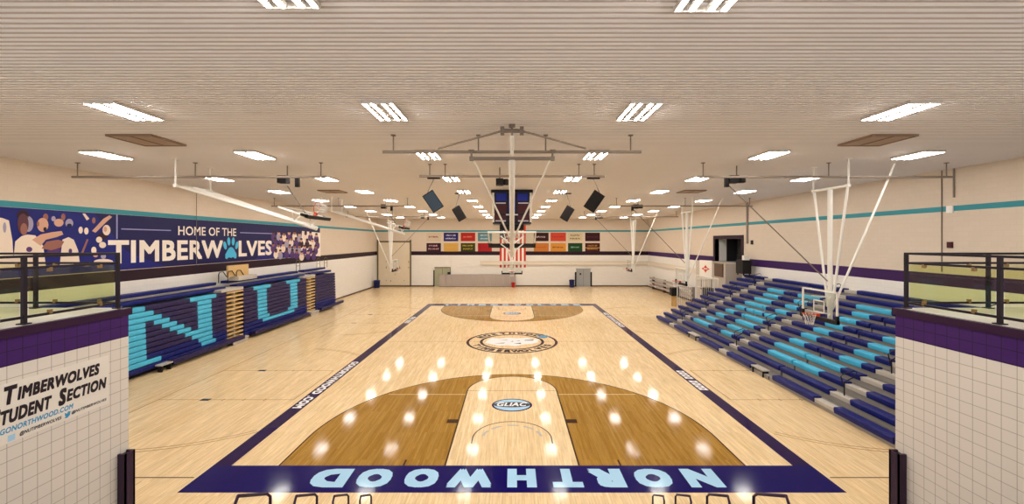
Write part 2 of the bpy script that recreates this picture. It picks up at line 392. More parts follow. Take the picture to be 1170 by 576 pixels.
# ------------------------------------------------------------------ near balconies: tiled wall, slab, glass railing
EX, EY, EZ = 7.45, 8.29, 4.80
for sx, nm in ((-1, 'wall_near_left'), (1, 'wall_near_right')):
    mb = MB(); xi, xo = sx*EX, sx*(EX+.2)
    def bx(xa, xb, y0, y1, z0, z1, m): mb.box(min(xa,xb), max(xa,xb), y0, y1, z0, z1, m)
    bx(xi, xo, -2, EY, 0, EZ-.55, 'tile_white_side'); bx(xi, xo, -2, EY, EZ-.55, EZ-.13, 'tile_purple_side')
    bx(xo, sx*WX, EY-.2, EY, 0, EZ-.55, 'tile_white_end'); bx(xo, sx*WX, EY-.2, EY, EZ-.55, EZ-.13, 'tile_purple_end')
    bx(xi-sx*.04, xo, -2, EY+.04, EZ-.13, EZ, 'cap_maroon'); bx(xo, sx*WX, EY-.2, EY+.04, EZ-.13, EZ, 'cap_maroon')
    bx(sx*(EX+.06), sx*WX, -2, EY-.06, EZ-.1, EZ+.012, 'slab_light')
    struct(mb, nm)
    # railing
    side = 'mural' if sx < 0 else 'doorway'
    r = thing('balcony_railing', 'dark glass-panelled railing on the balcony '+('above the white student section sign' if sx < 0 else 'beside the open bleachers'), 'railing', (sx*(EX+.1), EY-.12, EZ), 0, 'balcony railings')
    def R(x, y, z): return (sx*x, y, z)
    H = 1.04
    for (x, y) in ((0,0), (0,-1.57), (0,-3.14), (0,-4.71), (1.57,0), (3.14,0), (4.71,0), (6.28,0), (7.85,0), (9.42,0)):
        m_ = MB(); m_.box(sx*x-.026, sx*x+.026, y-.026, y+.026, .012, H, 'rail_dark'); m_.box(sx*x-.06, sx*x+.06, y-.06, y+.06, .012, .03, 'rail_dark'); m_.build('post', r)
    m_ = MB(); m_.box(-.025, .025, -6, .025, H, H+.04, 'rail_dark'); m_.box(*sorted((sx*.025, sx*10.6)), -.025, .025, H, H+.04, 'rail_dark'); m_.build('top_rail', r)
    m_ = MB(); m_.box(-.02, .02, -6, -.03, .86, .9, 'rail_dark'); m_.box(*sorted((sx*.03, sx*10.6)), -.02, .02, .86, .9, 'rail_dark'); m_.build('middle_rail', r)
    m_ = MB(); m_.box(-.02, .02, -6, -.03, .1, .14, 'rail_dark'); m_.box(*sorted((sx*.03, sx*10.6)), -.02, .02, .1, .14, 'rail_dark'); m_.build('bottom_rail', r)
    for k in range(3):
        m_ = MB(); m_.box(-.006, .006, -1.57*k-1.5, -1.57*k-.07, .15, .85, 'rail_glass'); m_.build('glass_panel', r)
    for k in range(6):
        m_ = MB(); m_.box(*sorted((sx*(1.57*k+.07), sx*(1.57*k+1.5))), -.006, .006, .15, .85, 'rail_glass'); m_.build('glass_panel', r)
    for k in range(3):
        for t in (.35, 1.2):
            for z in (.15, .84): m_ = MB(); m_.box(-.022, .022, -1.57*k-t-.025, -1.57*k-t+.025, z-.035, z+.035, 'brass'); m_.build('clamp', r)
            for z in (.15, .84): m_ = MB(); m_.box(*sorted((sx*(1.57*k+t-.025), sx*(1.57*k+t+.025))), -.022, .022, z-.035, z+.035, 'brass'); m_.build('clamp', r)
    # steel post at the foot of the corner
    mb = MB(); xa = sx*(EX-.145)
    a, b = sorted((sx*(EX-.005), sx*(EX-.145)))
    mb.box(a, b, EY-.06, EY-.02, 0, 2.07, 'post_purple'); mb.box(a, b, EY-.24, EY-.2, 0, 2.07, 'post_purple')
    mb.box(xa-.012*(sx < 0) , xa+.012*(sx > 0), EY-.24, EY-.02, 0, 2.07, 'post_purple')
    mb.box(*sorted((sx*(EX-.005), sx*(EX-.11))), EY-.2, EY-.06, 0, 2.04, 'black_metal')
    tag(mb.build('door_post'), 'dark purple steel post at the foot of the '+('balcony wall with the sign' if sx < 0 else 'balcony wall beside the open bleachers'), 'post')
# student section sign on the near tiled wall
mb = MB(); xs = -EX+.006; mb.box(-EX, xs, 5.5, 7.88, 3.11, 4.0, 'sign_white'); sg = mb.build('wall_sign')
tag(sg, 'white sign reading Timberwolves Student Section on the tiled balcony wall', 'sign')
def wt(mbx, t, y0, y1, z0, z1, m, **k): mbx.text(t, (xs+.002, y0, z0), (0,1,0), (0,0,1), y1-y0, z1-z0, m, **k)
mb = MB()
wt(mb, 'T', 6.25, 6.42, 3.68, 3.955, 'ink_black', bold=.05, shear=.2); wt(mb, 'IMBERWOLVES', 6.42, 7.70, 3.70, 3.90, 'ink_black', bold=.05, shear=.2)
mb.build('heading', sg); mb = MB()
wt(mb, 'S', 6.08, 6.21, 3.38, 3.66, 'ink_black', bold=.05, shear=.2); wt(mb, 'TUDENT', 6.21, 6.90, 3.40, 3.61, 'ink_black', bold=.05, shear=.2)
wt(mb, 'S', 7.0, 7.13, 3.38, 3.66, 'ink_black', bold=.05, shear=.2); wt(mb, 'ECTION', 7.13, 7.83, 3.41, 3.61, 'ink_black', bold=.05, shear=.2)
mb.build('lettering', sg); mb = MB()
wt(mb, '@NUTIMBERWOLVES', 6.45, 7.05, 3.145, 3.215, 'ink_black', bold=.03, shear=.2); mb.build('small_lettering', sg); mb = MB(); wt(mb, '@NUTIMBERWOLVES', 7.21, 7.83, 3.165, 3.225, 'ink_black', bold=.03, shear=.2)
mb.build('small_lettering', sg)
mb = MB(); wt(mb, 'GONORTHWOOD.COM', 6.2, 7.24, 3.265, 3.35, 'ink_blue', bold=.03, shear=.2); mb.build('blue_lettering', sg); mb = MB()
mb.poly([(xs+.002, 7.09+u*.11, 3.14+v*.11) for u, v in ((0,.15),(.45,0),(.85,.3),(.9,.65),(1.05,.8),(.85,.82),(.65,.95),(.48,.8),(.47,.65),(.1,.9),(.12,.55),(.1,.45),(.25,.35),(.2,.25))], 'ink_blue')
mb.box(xs, xs+.002, 6.3, 6.39, 3.13, 3.22, 'court_blue'); mb.build('icon', sg)

# stepped bleacher stand below the camera, mostly out of view, with its aisle handrails
mb = MB(); zt, yt = 1.17, 6.71
for k in range(-3, 11):
    za = zt+.29*k; ya = yt-.4825*k
    if za <= .05: continue
    mb.box(-EX+.3, EX-.3, max(ya-.28, -1), ya+.2, 0, za, 'deck_grey')
mb.box(-EX+.01, EX-.01, -2, 1.7, 0, 4.2, 'slab_light')
struct(mb, 'bleacher_tiers')
i = 0
for sx in (-1, 1):
    for k in range(4):
        y = yt-.97*k; zf = zt+.58*k
        rr = .014; h = thing('aisle_handrail', 'dark tube handrail loop below the camera, '+ORD[k]+' from the court, '+('mural side' if sx < 0 else 'open bleacher side'), 'handrail', (sx*2.3, y, zf), 0, 'aisle handrails on the near stand')
        pts = [(0, -.26, .0), (0, -.26, 1.0), (0, -.22, 1.05), (0, .2, .82), (0, .26, .76), (0, .26, -.3)]
        MB().tube(pts, rr, 'cap_maroon').build('loop', h)

# ------------------------------------------------------------------ ceiling lights
def make_light():
    r = thing('ceiling_light', 'x', 'ceiling light', (0, 0, CZ), 0, 'four-tube ceiling lights')
    m_ = MB()
    for x in (-.29, -.12, .12, .29): m_.box(x-.04, x+.04, -.64, .64, -.07, -.004, 'fixture_grey'); m_.box(x-.04, x-.033, -.64, .64, -.075, -.07, 'fixture_grey'); m_.box(x+.033, x+.04, -.64, .64, -.075, -.07, 'fixture_grey')
    for y in (-.66, .64): m_.box(-.34, .34, y, y+.02, -.075, -.004, 'fixture_grey')
    m_.build('housing', r)
    for x in (-.29, -.12, .12, .29):
        m_ = MB(); m_.prism([(x-.03, -.071), (x+.03, -.071), (x+.03, -.08), (x+.015, -.086), (x-.015, -.086), (x-.03, -.08)], 'y', -.61, .61, 'tube_glow'); m_.build('tube', r)
    return r
L0 = make_light(); first = True
rows = [9.72, 14.65, 20.2, 25.5, 31.0, 36.5, 42.0, 47.5, 53.0]; cols = [-13.9, -8.8, -2.87, 2.87, 8.8, 13.9]
colname = ['by the mural wall', 'second column from the mural wall', 'inner column on the mural side', 'inner column on the doorway side', 'second column from the doorway wall', 'by the doorway wall']
for ri, y in enumerate(rows):
    for ci, x in enumerate(cols):
        if ri == 0 and ci in (0, 5): continue
        lb = 'four-tube ceiling light, '+colname[ci]+', '+ORD[ri+1]+' row from the camera end'
        if first: L0.location = (x, y, CZ); L0['label'] = lb; first = False
        else: dup(L0, (x, y, CZ), None, lb)
for x, y in ((-2.75, 4.72), (2.4, 4.80)):
    dup(L0, (x, y, CZ), None, 'four-tube ceiling light cut off by the top of the photo, '+('mural side' if x < 0 else 'doorway side'))
# return air grilles
def grille(x, y, lb):
    r = thing('ceiling_vent', lb, 'vent', (x, y, CZ), 0, 'brown ceiling vents')
    m_ = MB(); 
    for a, b, c, d in ((-.65,-.6,-.65,.65), (.6,.65,-.65,.65), (-.6,.6,-.65,-.6), (-.6,.6,.6,.65), (-.03,.03,-.6,.6)): m_.box(a, b, c, d, -.06, -.003, 'vent_slot')
    m_.build('frame', r)
    m_ = MB(); m_.box(-.6, .6, -.6, .6, -.02, -.003, 'vent_slot')
    for k in range(16): m_.box(-.6, .6, -.59+k*.075, -.55+k*.075, -.045, -.02, 'vent_brown')
    m_.build('louver', r)
for sx in (-1, 1):
    for y, t in ((12.6, 'ahead of the first side hoop'), (25.6, 'beyond the first side hoop')):
        grille(sx*10.75, y, 'brown square louvred ceiling vent, '+('mural side, ' if sx < 0 else 'doorway side, ')+t)

# ------------------------------------------------------------------ bleachers
def seat_prof(x, z, sx):
    """cross-section of one bench plank, its nose at x, top at z"""
    p = [(0,-.12),(.0,-.03),(.025,-.004),(.06,0),(.31,0),(.32,-.03),(.32,-.08),(.09,-.09),(.07,-.205),(.02,-.205)]
    return [(x+sx*a, z+b) for a, b in p]
RX, RP, RZ, RR, NR = 11.15, .565, .35, .265, 13
def XR(k): return RX+RP*(k-1)
def ZR(k): return RZ+RR*(k-1)
teal = {3: [(17.1,20.5),(23.9,25.1),(26.7,28.9)], 4: [(16.7,20.9),(23.8,25.5),(27.0,28.3)], 5: [(19.6,20.65),(16.4,17.5),(23.7,25.7),(27.0,28.1)],
        6: [(19.6,20.65),(16.45,17.45),(23.8,26.0),(26.9,27.95)], 7: [(19.6,20.6),(16.45,17.45),(23.6,24.6),(24.8,26.5),(26.7,27.8)],
        8: [(19.5,20.6),(16.45,17.4),(23.5,24.5),(25.4,27.7)], 9: [(19.45,20.5),(16.45,17.4),(23.5,24.5),(25.8,27.6)],
        10: [(19.4,20.4),(16.45,17.4),(23.5,24.6),(26.05,27.6)], 11: [(18.9,20.85),(15.95,17.9),(23.3,25.1),(26.4,28.1)]}
def coloured_bench(k, a, b, m0='seat_navy'):
    """one bench from a to b, teal where the letter crosses it, with thin joints between half-metre modules"""
    mb = MB(); cuts = sorted({a, b}|{t for iv in teal.get(k, []) for t in iv if a < t < b})
    for u, v in zip(cuts, cuts[1:]):
        mid = (u+v)/2; m = 'seat_teal' if any(p <= mid <= q for p, q in teal.get(k, [])) else m0
        n = max(1, round((v-u)/.46)); st = (v-u)/n
        for j in range(n): mb.prism(seat_prof(XR(k), ZR(k), 1), 'y', u+j*st+.004, u+(j+1)*st-.004, m)
    return mb
AIS = [(14.8, 15.8), (22.2, 23.1), (29.4, 30.4)]
BANKS = [(12.3, 18.65), (18.75, 25.65), (25.75, 33.0)]
ROW1 = {0: [(12.5,14.8),(15.8,18.3)], 1: [(20.0,22.2),(23.1,25.5)], 2: [(27.2,29.4),(30.4,33.0)]}
BL = ['open blue bleacher bank with a teal U, nearest the tiled balcony wall', 'middle open blue bleacher bank between the two others, parts of both teal letters', 'open blue bleacher bank farthest along, by the white guard rails']
for bi, (a, b) in enumerate(BANKS):
    r = thing('bleacher', BL[bi], 'bleachers', (0, 0, 0), 0, 'pulled-out bleachers under the doorway wall')
    ai = AIS[bi]
    for k in range(1, NR+1):
        ivs = ROW1[bi] if k == 1 else [(a, ai[0]), (ai[1], b)]
        for u, v in ivs: coloured_bench(k, u, v).build('bench', r)
        # deck behind the bench, riser under it
        m_ = MB(); zd = ZR(k)-.17; xe = XR(k+1)+.12 if k < NR else WX-.02
        m_.box(XR(k)+.10, xe, a, b, zd-.03, zd, 'deck_grey'); m_.box(XR(k)+.10, XR(k)+.125, a, b, max(.0, zd-.25), zd-.03, 'deck_grey'); m_.build('deck', r)
        m_ = MB(); m_.box(XR(k)+.04, XR(k)+.30, ai[0]+.01, ai[1]-.01, ZR(k)-.10, ZR(k)-.06, 'step_grey'); m_.box(XR(k)+.05, XR(k)+.075, ai[0]+.01, ai[1]-.01, max(.0, ZR(k)-.2), ZR(k)-.10, 'step_grey'); m_.build('aisle_step', r)
    m_ = MB()
    for k in range(2, NR+1):
        m_.box(XR(k)+.35, XR(k)+.42, a+.05, a+.12, 0, ZR(k)-.25, 'under_dark'); m_.box(XR(k)+.35, XR(k)+.42, b-.12, b-.05, 0, ZR(k)-.25, 'under_dark')
    m_.box(XR(4), XR(4)+.03, a+.02, b-.02, 0, ZR(4)-.55, 'under_dark'); m_.box(XR(1)+.16, XR(1)+.19, a+.02, b-.02, 0, ZR(1)-.2, 'under_dark')
    m_.build('understructure', r)
    # flip-up step at the ends of the first row
    for yy in ((19.0, 19.95) if bi == 1 else (26.0, 27.15) if bi == 2 else (),):
        if yy:
            m_ = MB(); m_.box(XR(1)+.02, XR(1)+.34, yy[0], yy[1], ZR(1)-.07, ZR(1)-.02, 'step_grey'); m_.box(XR(1)+.05, XR(1)+.3, yy[0]+.05, yy[0]+.1, 0, ZR(1)-.07, 'under_dark'); m_.box(XR(1)+.05, XR(1)+.3, yy[1]-.1, yy[1]-.05, 0, ZR(1)-.07, 'under_dark'); m_.build('end_step', r)
    ym = (ai[0]+ai[1])/2
    for k in (2, 5, 8, 11):
        x = XR(k)+.2; z = ZR(k)-.17
        m_ = MB(); m_.tube([(x, ym, z), (x, ym, z+.62)], .022, 'black_metal')
        m_.tube([(x-.05, ym, z+.5), (x-.12, ym, z+.8), (x-.05, ym, z+.88), (x+.35, ym, z+1.0), (x+.45, ym, z+.95), (x+.42, ym, z+.82), (x+.05, ym, z+.62), (x-.05, ym, z+.5)], .02, 'black_metal')
        m_.build('handrail', r)

# folded bleachers along the mural wall
LX = -16.5
def YL(px): return F*16.5/(HX-px)
HB, TOP, NB = .2445, 3.14, 12
def fold_prof(x, z, h, d=.4):
    return [(x-d, z-.02), (x-.03, z), (x-.008, z-.012), (x, z-.04), (x, z-h+.07), (x-.02, z-h+.035), (x-.05, z-h+.02), (x-d, z-h+.03)]
NPAT = {0: [(16.8,19.3),(22.0,23.95)], 1: [(17.4,19.75),(22.5,23.55)], 2: [(17.4,20.2),(22.5,23.55)], 3: [(17.4,19.3),(19.75,20.65),(22.5,23.55)], 4: [(17.4,19.3),(20.2,21.1),(22.5,23.55)],
        5: [(17.4,19.3),(20.65,21.55),(22.5,23.55)], 6: [(17.4,19.3),(21.1,22.0),(22.5,23.55)], 7: [(17.4,19.3),(21.6,23.55)], 8: [(17.4,19.3),(22.05,23.55)], 9: [(17.4,19.3),(22.5,23.55)], 10: [(16.8,20.1),(22.7,23.8)]}
UPAT = {0: [(27.4,29.35),(31.4,33.4)], 8: [(27.8,29.1),(31.5,32.9)], 9: [(28.3,32.4)]}
for r_ in range(1, 8): UPAT[r_] = [(27.8,28.85),(31.9,32.95)]
LB = [(14.4, 24.75, NPAT, 'folded blue bleacher bank with a teal letter N on its face'), (26.35, 34.4, UPAT, 'folded blue bleacher bank with a teal letter U on its face'), (35.95, 40.0, {}, 'plain folded blue bleacher bank without a letter, by the far corner')]
for bi, (a, b, pat, lb) in enumerate(LB):
    r = thing('folded_bleacher', lb, 'bleachers', (0, 0, 0), 0, 'folded bleachers under the mural')
    for q_ in range(NB):
        z = TOP-HB*q_; cuts = sorted({a, b}|{t for iv in pat.get(q_, []) for t in iv if a < t < b}); m_ = MB()
        for u, v in zip(cuts, cuts[1:]):
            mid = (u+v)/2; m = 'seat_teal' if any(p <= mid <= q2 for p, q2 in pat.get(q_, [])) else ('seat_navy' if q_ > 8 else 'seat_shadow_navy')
            n = max(1, round((v-u)/.46)); st = (v-u)/n
            for j in range(n): m_.prism(fold_prof(LX-.008*(NB-q_), z, HB), 'y', u+j*st+.003, u+(j+1)*st-.003, m)
        m_.build('bench', r)
    for x, z in ((LX-.45, 3.40), (LX-1.0, 3.66)):
        m_ = MB(); m_.prism(fold_prof(x, z, .2, .5), 'y', a, b+(.5 if bi < 2 else 0), 'seat_navy'); m_.build('upper_bench', r)
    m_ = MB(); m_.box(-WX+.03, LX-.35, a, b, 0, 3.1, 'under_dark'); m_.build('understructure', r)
    # low first row pulled forward
    fa, fb = ((YL(195)-.2, YL(274)), (26.9, YL(349)), (36.3, 41.0))[bi]
    m_ = MB(); n = max(1, round((fb-fa)/.46)); st = (fb-fa)/n
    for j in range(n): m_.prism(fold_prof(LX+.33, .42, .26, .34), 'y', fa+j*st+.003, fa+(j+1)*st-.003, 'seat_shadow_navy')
    m_.build('front_bench', r)
    m_ = MB() if bi == 0 else None
    if m_:
        m_.box(LX-.02, LX+.3, fa-.7, fa-.02, .3, .36, 'step_grey')
        for u in (fa-.62, fa-.12): m_.box(LX+.05, LX+.25, u, u+.06, 0, .3, 'under_dark')
        m_.build('end_step', r)
    if bi < 2:   # tan ends of the stacked aisle steps
        c, d = b+.05, LB[bi+1][0]-.05
        for q_ in range(NB):
            z = TOP-HB*q_; m_ = MB(); m_.box(LX-.5, LX-.06, c, d, z-.13, z-.03, 'tan_wood'); m_.box(LX-.3, LX-.1, (c+d)/2-.05, (c+d)/2+.02, z-.26, z-.13, 'step_grey'); m_.build('aisle_step', r)
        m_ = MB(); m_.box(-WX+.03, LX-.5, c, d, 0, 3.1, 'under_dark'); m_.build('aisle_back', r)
        m_ = MB(); m_.box(LX-.9, LX-.05, c-.5, d, 3.15, 3.3, 'step_grey'); m_.build('aisle_deck', r)
        m_ = MB(); m_.box(LX-.3, LX+.3, c+.1, d, .22, .3, 'step_grey'); m_.box(LX+.2, LX+.25, c+.1, d, 0, .22, 'step_grey'); m_.build('front_step', r)
# things lying on top of the folded stack
bt = thing('folded_handrail_rack', 'tan board and bent black handrails standing on the folded bleachers beside the N', 'board', (-17.15, 25.7, 3.66))
m_ = MB(); m_.box(-.05, .05, .0, 2.0, .25, .95, 'tan_wood'); m_.build('board', bt)
m_ = MB(); m_.box(-.3, .3, .6, 2.5, 0, .25, 'step_grey'); m_.build('tread', bt)
for t in range(3):
    m_ = MB(); m_.tube([(.1, -.9+t*.8, 0), (.1, -.9+t*.8, .5), (.1, -.8+t*.8, .62), (.1, -.5+t*.8, .62), (.1, -.4+t*.8, .5), (.1, -.2+t*.8, .3)], .025, 'black_metal'); m_.build('handrail', bt)
for i, (y, lb) in enumerate(((34.3, 'thin bent wire handrail folded on the bleachers at the second aisle'), (37.9, 'first thin wire handrail frame on the plain folded bleacher by the far corner'), (39.4, 'last thin wire handrail frame at the end of the plain folded bleacher'))):
    h = thing('folded_handrail', lb, 'handrail', (-17.2, y, 3.66), 0, 'folded handrails')
    MB().tube([(0,-.3,0),(0,-.3,.75),(0,-.2,.9),(0,.2,.9),(0,.3,.75),(0,.3,0)], .022, 'olive_metal').build('loop', h)
    MB().tube([(0,-.3,.45),(0,.3,.45)], .018, 'olive_metal').build('crossbar', h)

# ------------------------------------------------------------------ the mural on the side wall
def wp(px, py, k=0):
    y = F*(WX-.02)/(HX-px); return (-WX+.02+.003*k, y, CAMZ+(HY-py)*y/F)
mu = MB(); mu.box(-WX+.003, -WX+.019, 13.6, 40.5, 4.75, 7.33, 'banner_navy')
mur = mu.build('mural'); tag(mur, 'long navy wall mural reading Home of the Timberwolves with players at both ends', 'mural')
X1 = -WX+.024
m_ = MB(); m_.poly([(X1-.003, 13.6, 4.75), (X1-.003, 22.5, 4.75), (X1-.003, 20.2, 5.6), (X1-.003, 18.6, 7.33), (X1-.003, 13.6, 7.33)], 'banner_blue')
m_.build('blue_field', mur); m_ = MB(); m_.poly([(X1-.003, 30.2, 4.75), (X1-.003, 37.0, 4.75), (X1-.003, 37.0, 6.4), (X1-.003, 32.5, 6.2)], 'banner_blue'); m_.build('blue_field', mur)
def mt(mbx, t, y0, y1, z0, z1, m='banner_white', **k): mbx.text(t, (X1, y0, z0), (0,1,0), (0,0,1), y1-y0, z1-z0, m, **k)
m_ = MB(); mt(m_, 'HOME OF THE', 23.3, 28.2, 6.42, 6.93, bold=.012); m_.build('heading', mur)
m_ = MB(); mt(m_, 'TIMBERW', 19.25, 26.9, 5.05, 6.14, bold=.03); m_.build('lettering', mur); m_ = MB(); mt(m_, 'LVES', 28.45, 32.4, 5.05, 6.14, bold=.03)
m_.build('lettering', mur)
m_ = MB()
for a, b in ((19.9, 22.8), (28.6, 32.6)): m_.poly([(X1, a, 6.64), (X1, b, 6.64), (X1, b, 6.69), (X1, a, 6.69)], 'banner_line')
m_.poly([(X1, 19.65, 6.2), (X1, 19.72, 6.2), (X1, 19.72, 7.33), (X1, 19.65, 7.33)], 'banner_line'); m_.build('rule_lines', mur)
def ell(mbx, cy, cz, ry, rz_, m, k=0, n=16, rot=0):
    pts = []
    for t in range(n):
        u, v = ry*math.cos(t*2*PI/n), rz_*math.sin(t*2*PI/n)
        pts.append((X1+.003*k, cy+u*math.cos(rot)-v*math.sin(rot), cz+u*math.sin(rot)+v*math.cos(rot)))
    mbx.poly(pts, m)
m_ = MB(); pw = lambda y, z: (X1, y, z)
m_.poly([pw(27.68+u, 5.3+v) for u, v in ((-.55,-.3),(-.42,-.36),(-.2,-.24),(0,-.3),(.2,-.24),(.42,-.36),(.55,-.3),(.55,-.05),(.35,.2),(.2,.36),(0,.42),(-.2,.36),(-.35,.2),(-.55,-.05))], 'banner_paw')
for u, v, rt in ((-.58,.52,.35),(-.22,.78,.1),(.22,.78,-.1),(.58,.52,-.35)): ell(m_, 27.68+u, 5.3+v, .15, .27, 'banner_paw', rot=rt)
m_.build('paw_print', mur)
def pix(pts, k): return [wp(x, y, k) for x, y in pts]
def pe(mbx, px, py, rx, ry, m, k):
    mbx.poly([wp(px+rx*math.cos(t*PI/9), py+ry*math.sin(t*PI/9), k) for t in range(18)][::-1], m)
m_ = MB()
m_.poly(pix([(-20,312),(-20,247),(2,249),(10,252),(14,275),(16,308)], 2), 'jersey_cream')
pe(m_, 26, 246, 7, 6, 'hair_dark', 2); pe(m_, 32, 256, 6, 9, 'jersey_grey', 2); pe(m_, 26, 256, 6.5, 12, 'skin_dark', 3); pe(m_, 27, 262, 4, 7, 'skin_mid', 4)
m_.poly(pix([(14,306),(17,276),(24,270),(31,268),(40,269),(49,281),(52,304)], 4), 'jersey_cream')
pe(m_, 52, 248, 3, 4, 'skin_mid', 2); pe(m_, 48.5, 257, 6.5, 8, 'skin_light', 4); pe(m_, 51, 262, 2, 2.5, 'hair_dark', 5); pe(m_, 43, 256, 1.5, 3, 'skin_mid', 5)
m_.poly(pix([(68,304),(71,274),(78,271),(84,274),(89,286),(91,301)], 3), 'jersey_cream')
m_.poly(pix([(36,274),(46,268),(58,265.5),(70,264),(72,268),(64,271),(52,274),(46,281)], 5), 'skin_light')
m_.poly(pix([(47,284),(53,276),(66,274),(73,276),(69,283),(58,286)], 5), 'skin_mid')
m_.poly(pix([(52,292),(54,286),(68,284),(69,292)], 4), 'jersey_purple')
pe(m_, 67, 254.5, 5.5, 4.5, 'skin_light', 2); pe(m_, 72, 248, 2.5, 4, 'skin_mid', 3); pe(m_, 79, 255, 4.5, 5, 'jersey_grey', 2); pe(m_, 79, 258, 3, 2.5, 'banner_navy', 3); pe(m_, 61, 250, 2.5, 3, 'jersey_grey', 2)
pe(m_, 33, 285, 3.5, 3, 'jersey_purple', 5); pe(m_, 80, 287, 2, 3, 'jersey_purple', 5); pe(m_, 5, 260, 2, 6, 'jersey_grey', 3)
m_.build('player_photo', mur)
m_ = MB()
m_.poly(pix([(105,264),(109,266),(121,254),(128,248),(125,246),(118,250)], 2), 'skin_light')
pe(m_, 121.5, 263, 4.5, 6, 'jersey_cream', 3); pe(m_, 120, 262, 2, 3, 'skin_light', 4); pe(m_, 117, 270, 6, 4, 'hair_dark', 2)
pe(m_, 113, 274, 3.5, 3.5, 'jersey_cream', 3); pe(m_, 117, 280, 4, 3.5, 'jersey_cream', 3); pe(m_, 107, 286, 3, 4, 'jersey_cream', 3); pe(m_, 109, 291, 3, 3, 'skin_light', 2)
pe(m_, 92, 263, 2.5, 4, 'jersey_cream', 2); pe(m_, 98.5, 264, 2.5, 4, 'jersey_cream', 2); m_.poly(pix([(94,244),(97,244),(102,250),(99,252)], 2), 'jersey_cream'); pe(m_, 107, 252, 2, 3.5, 'skin_mid', 2)
m_.poly(pix([(92,290),(95,289),(101,274),(99,273)], 2), 'skin_mid')
pe(m_, 118, 293, 3, 3, 'jersey_grey', 2); pe(m_, 97, 302, 9, 2.2, 'jersey_cream', 2); pe(m_, 118, 299, 11, 3, 'jersey_cream', 3)
m_.build('player_photo', mur)
random.seed(5); m_ = MB()
m_.poly(pix([(343,291),(345,264),(366,266),(366.3,293)], 1), 'banner_white')
for row in range(4):
    for j in range(9):
        px = 312+j*6.1+(row % 2)*2.5+random.uniform(-1, 1); py = 267+row*7+random.uniform(-1, 1)+(j-4)*.25
        if px > 364: continue
        jm = random.choice(['jersey_cream', 'jersey_grey', 'jersey_purple']) if px < 343 else random.choice(['jersey_purple', 'hair_dark', 'jersey_cream'])
        pe(m_, px, py+4.5, 2.7, 4.3, jm, 2+row*2); pe(m_, px, py, 1.6, 2.3, random.choice(['skin_light', 'skin_mid', 'skin_dark']), 3+row*2)
        pe(m_, px, py-1.5, 1.5, 1.1, 'hair_dark', 4+row*2)
m_.build('team_photo', mur)

# ------------------------------------------------------------------ basketball hoops hung from the ceiling
def make_hoop(label, loc, rz, swing, length, zt, brace=True, span=.9, vee=.9, group='ceiling-hung hoops', drop=0, near=False):
    """local frame: header along x at the origin, board faces +y, mast swings toward +y by swing degrees"""
    r = thing('basketball_hoop', label, 'basketball hoop', loc, rz, group)
    up = CZ-loc[2]
    hm = 'cable_grey' if near else 'hoop_white'; up_h = .24 if near else up
    m_ = MB(); m_.tube([(-span, 0, 0), (span, 0, 0)], .05, hm)
    for x in (-span, span): m_.tube([(x, 0, 0), (x, 0, up_h-.002)], .03, hm); m_.box(x-.08, x+.08, -.08, .08, up_h-.03, up_h-.001, hm); m_.box(x-.055, x+.055, -.055, .055, -.055, .055, hm)
    m_.build('header', r)
    M = Matrix.Rotation(math.radians(swing), 4, 'X')
    T = lambda p: M @ Vector(p)
    m_ = MB(); m_.tube([T((0,0,0)), T((0,0,-length))], .085, 'hoop_white', 12); m_.build('mast', r)
    for s_ in (-1, 1):
        m_ = MB(); m_.tube([T((s_*span*.97,0,0)), T((s_*.11,0,-length*vee))], .032 if near else .045, 'hoop_white'); m_.build('diagonal_tube', r)
    if brace:
        m_ = MB(); m_.tube([T((0,-.08,-length*.92)), (0,-2.5,up-.01)], .04, 'hoop_white'); m_.build('rear_brace', r)
    zb = -length-.02+.12      # bottom edge of the board
    W_, Hb, yb = .915, 1.07, .42
    b_ = MB(); b_.box(-W_, W_, yb-.012, yb+.012, zb, zb+Hb, 'board_glass', M); board = b_.build('backboard', r)
    m_ = MB()
    for a, c, d, e in ((-W_-.02,-W_+.03,zb,zb+Hb), (W_-.03,W_+.02,zb,zb+Hb), (-W_-.02,W_+.02,zb+Hb-.03,zb+Hb+.02), (-W_-.02,W_+.02,zb-.02,zb+.03)): m_.box(a, c, yb-.03, yb+.03, d, e, 'hoop_white', M)
    for a, c, d, e in ((-.3,.3,zb+.64,zb+.69), (-.3,.3,zb+.2,zb+.25), (-.3,-.25,zb+.2,zb+.69), (.25,.3,zb+.2,zb+.69)): m_.box(a, c, yb+.012, yb+.016, d, e, 'hoop_white', M)
    m_.build('frame', board)
    m_ = MB(); m_.box(-W_-.04, W_+.04, yb-.07, yb+.06, zb-.1, zb+.04, 'black_plastic', M)
    for s_ in (-1, 1): m_.box(s_*W_-.04, s_*W_+.04, yb-.05, yb+.05, zb-.06, zb+.22, 'black_plastic', M)
    m_.build('edge_pad', board)
    m_ = MB()
    for x in (-.45, .45):
        for z in (zb+.15, zb+.8): MB().tube([T((0,0,z)), T((x,yb-.02,z))], .025, 'hoop_white').build('mounting_arm', r)
    zr = zb+.16; n = 20; m_ = MB()
    m_.tube([T((.2286*math.cos(t*2*PI/n), yb+.38+.2286*math.sin(t*2*PI/n), zr)) for t in range(n+1)], .012, 'orange_rim', 6)
    m_.box(-.07, .07, yb+.012, yb+.16, zr-.09, zr+.01, 'orange_rim', M); rim = m_.build('rim', r)
    m_ = MB()
    for t in range(12):
        for d in (1, -1):
            a0 = t*PI/6; pts = [T(((.22-.1*q_)*math.cos(a0+d*q_*.55), yb+.38+(.22-.1*q_)*math.sin(a0+d*q_*.55), zr-.42*q_)) for q_ in (0,.35,.7,1)]
            m_.tube(pts, .006, 'net_white', 4)
    m_.build('net', rim)
    return r
SX, SZ = 12.3, 8.13
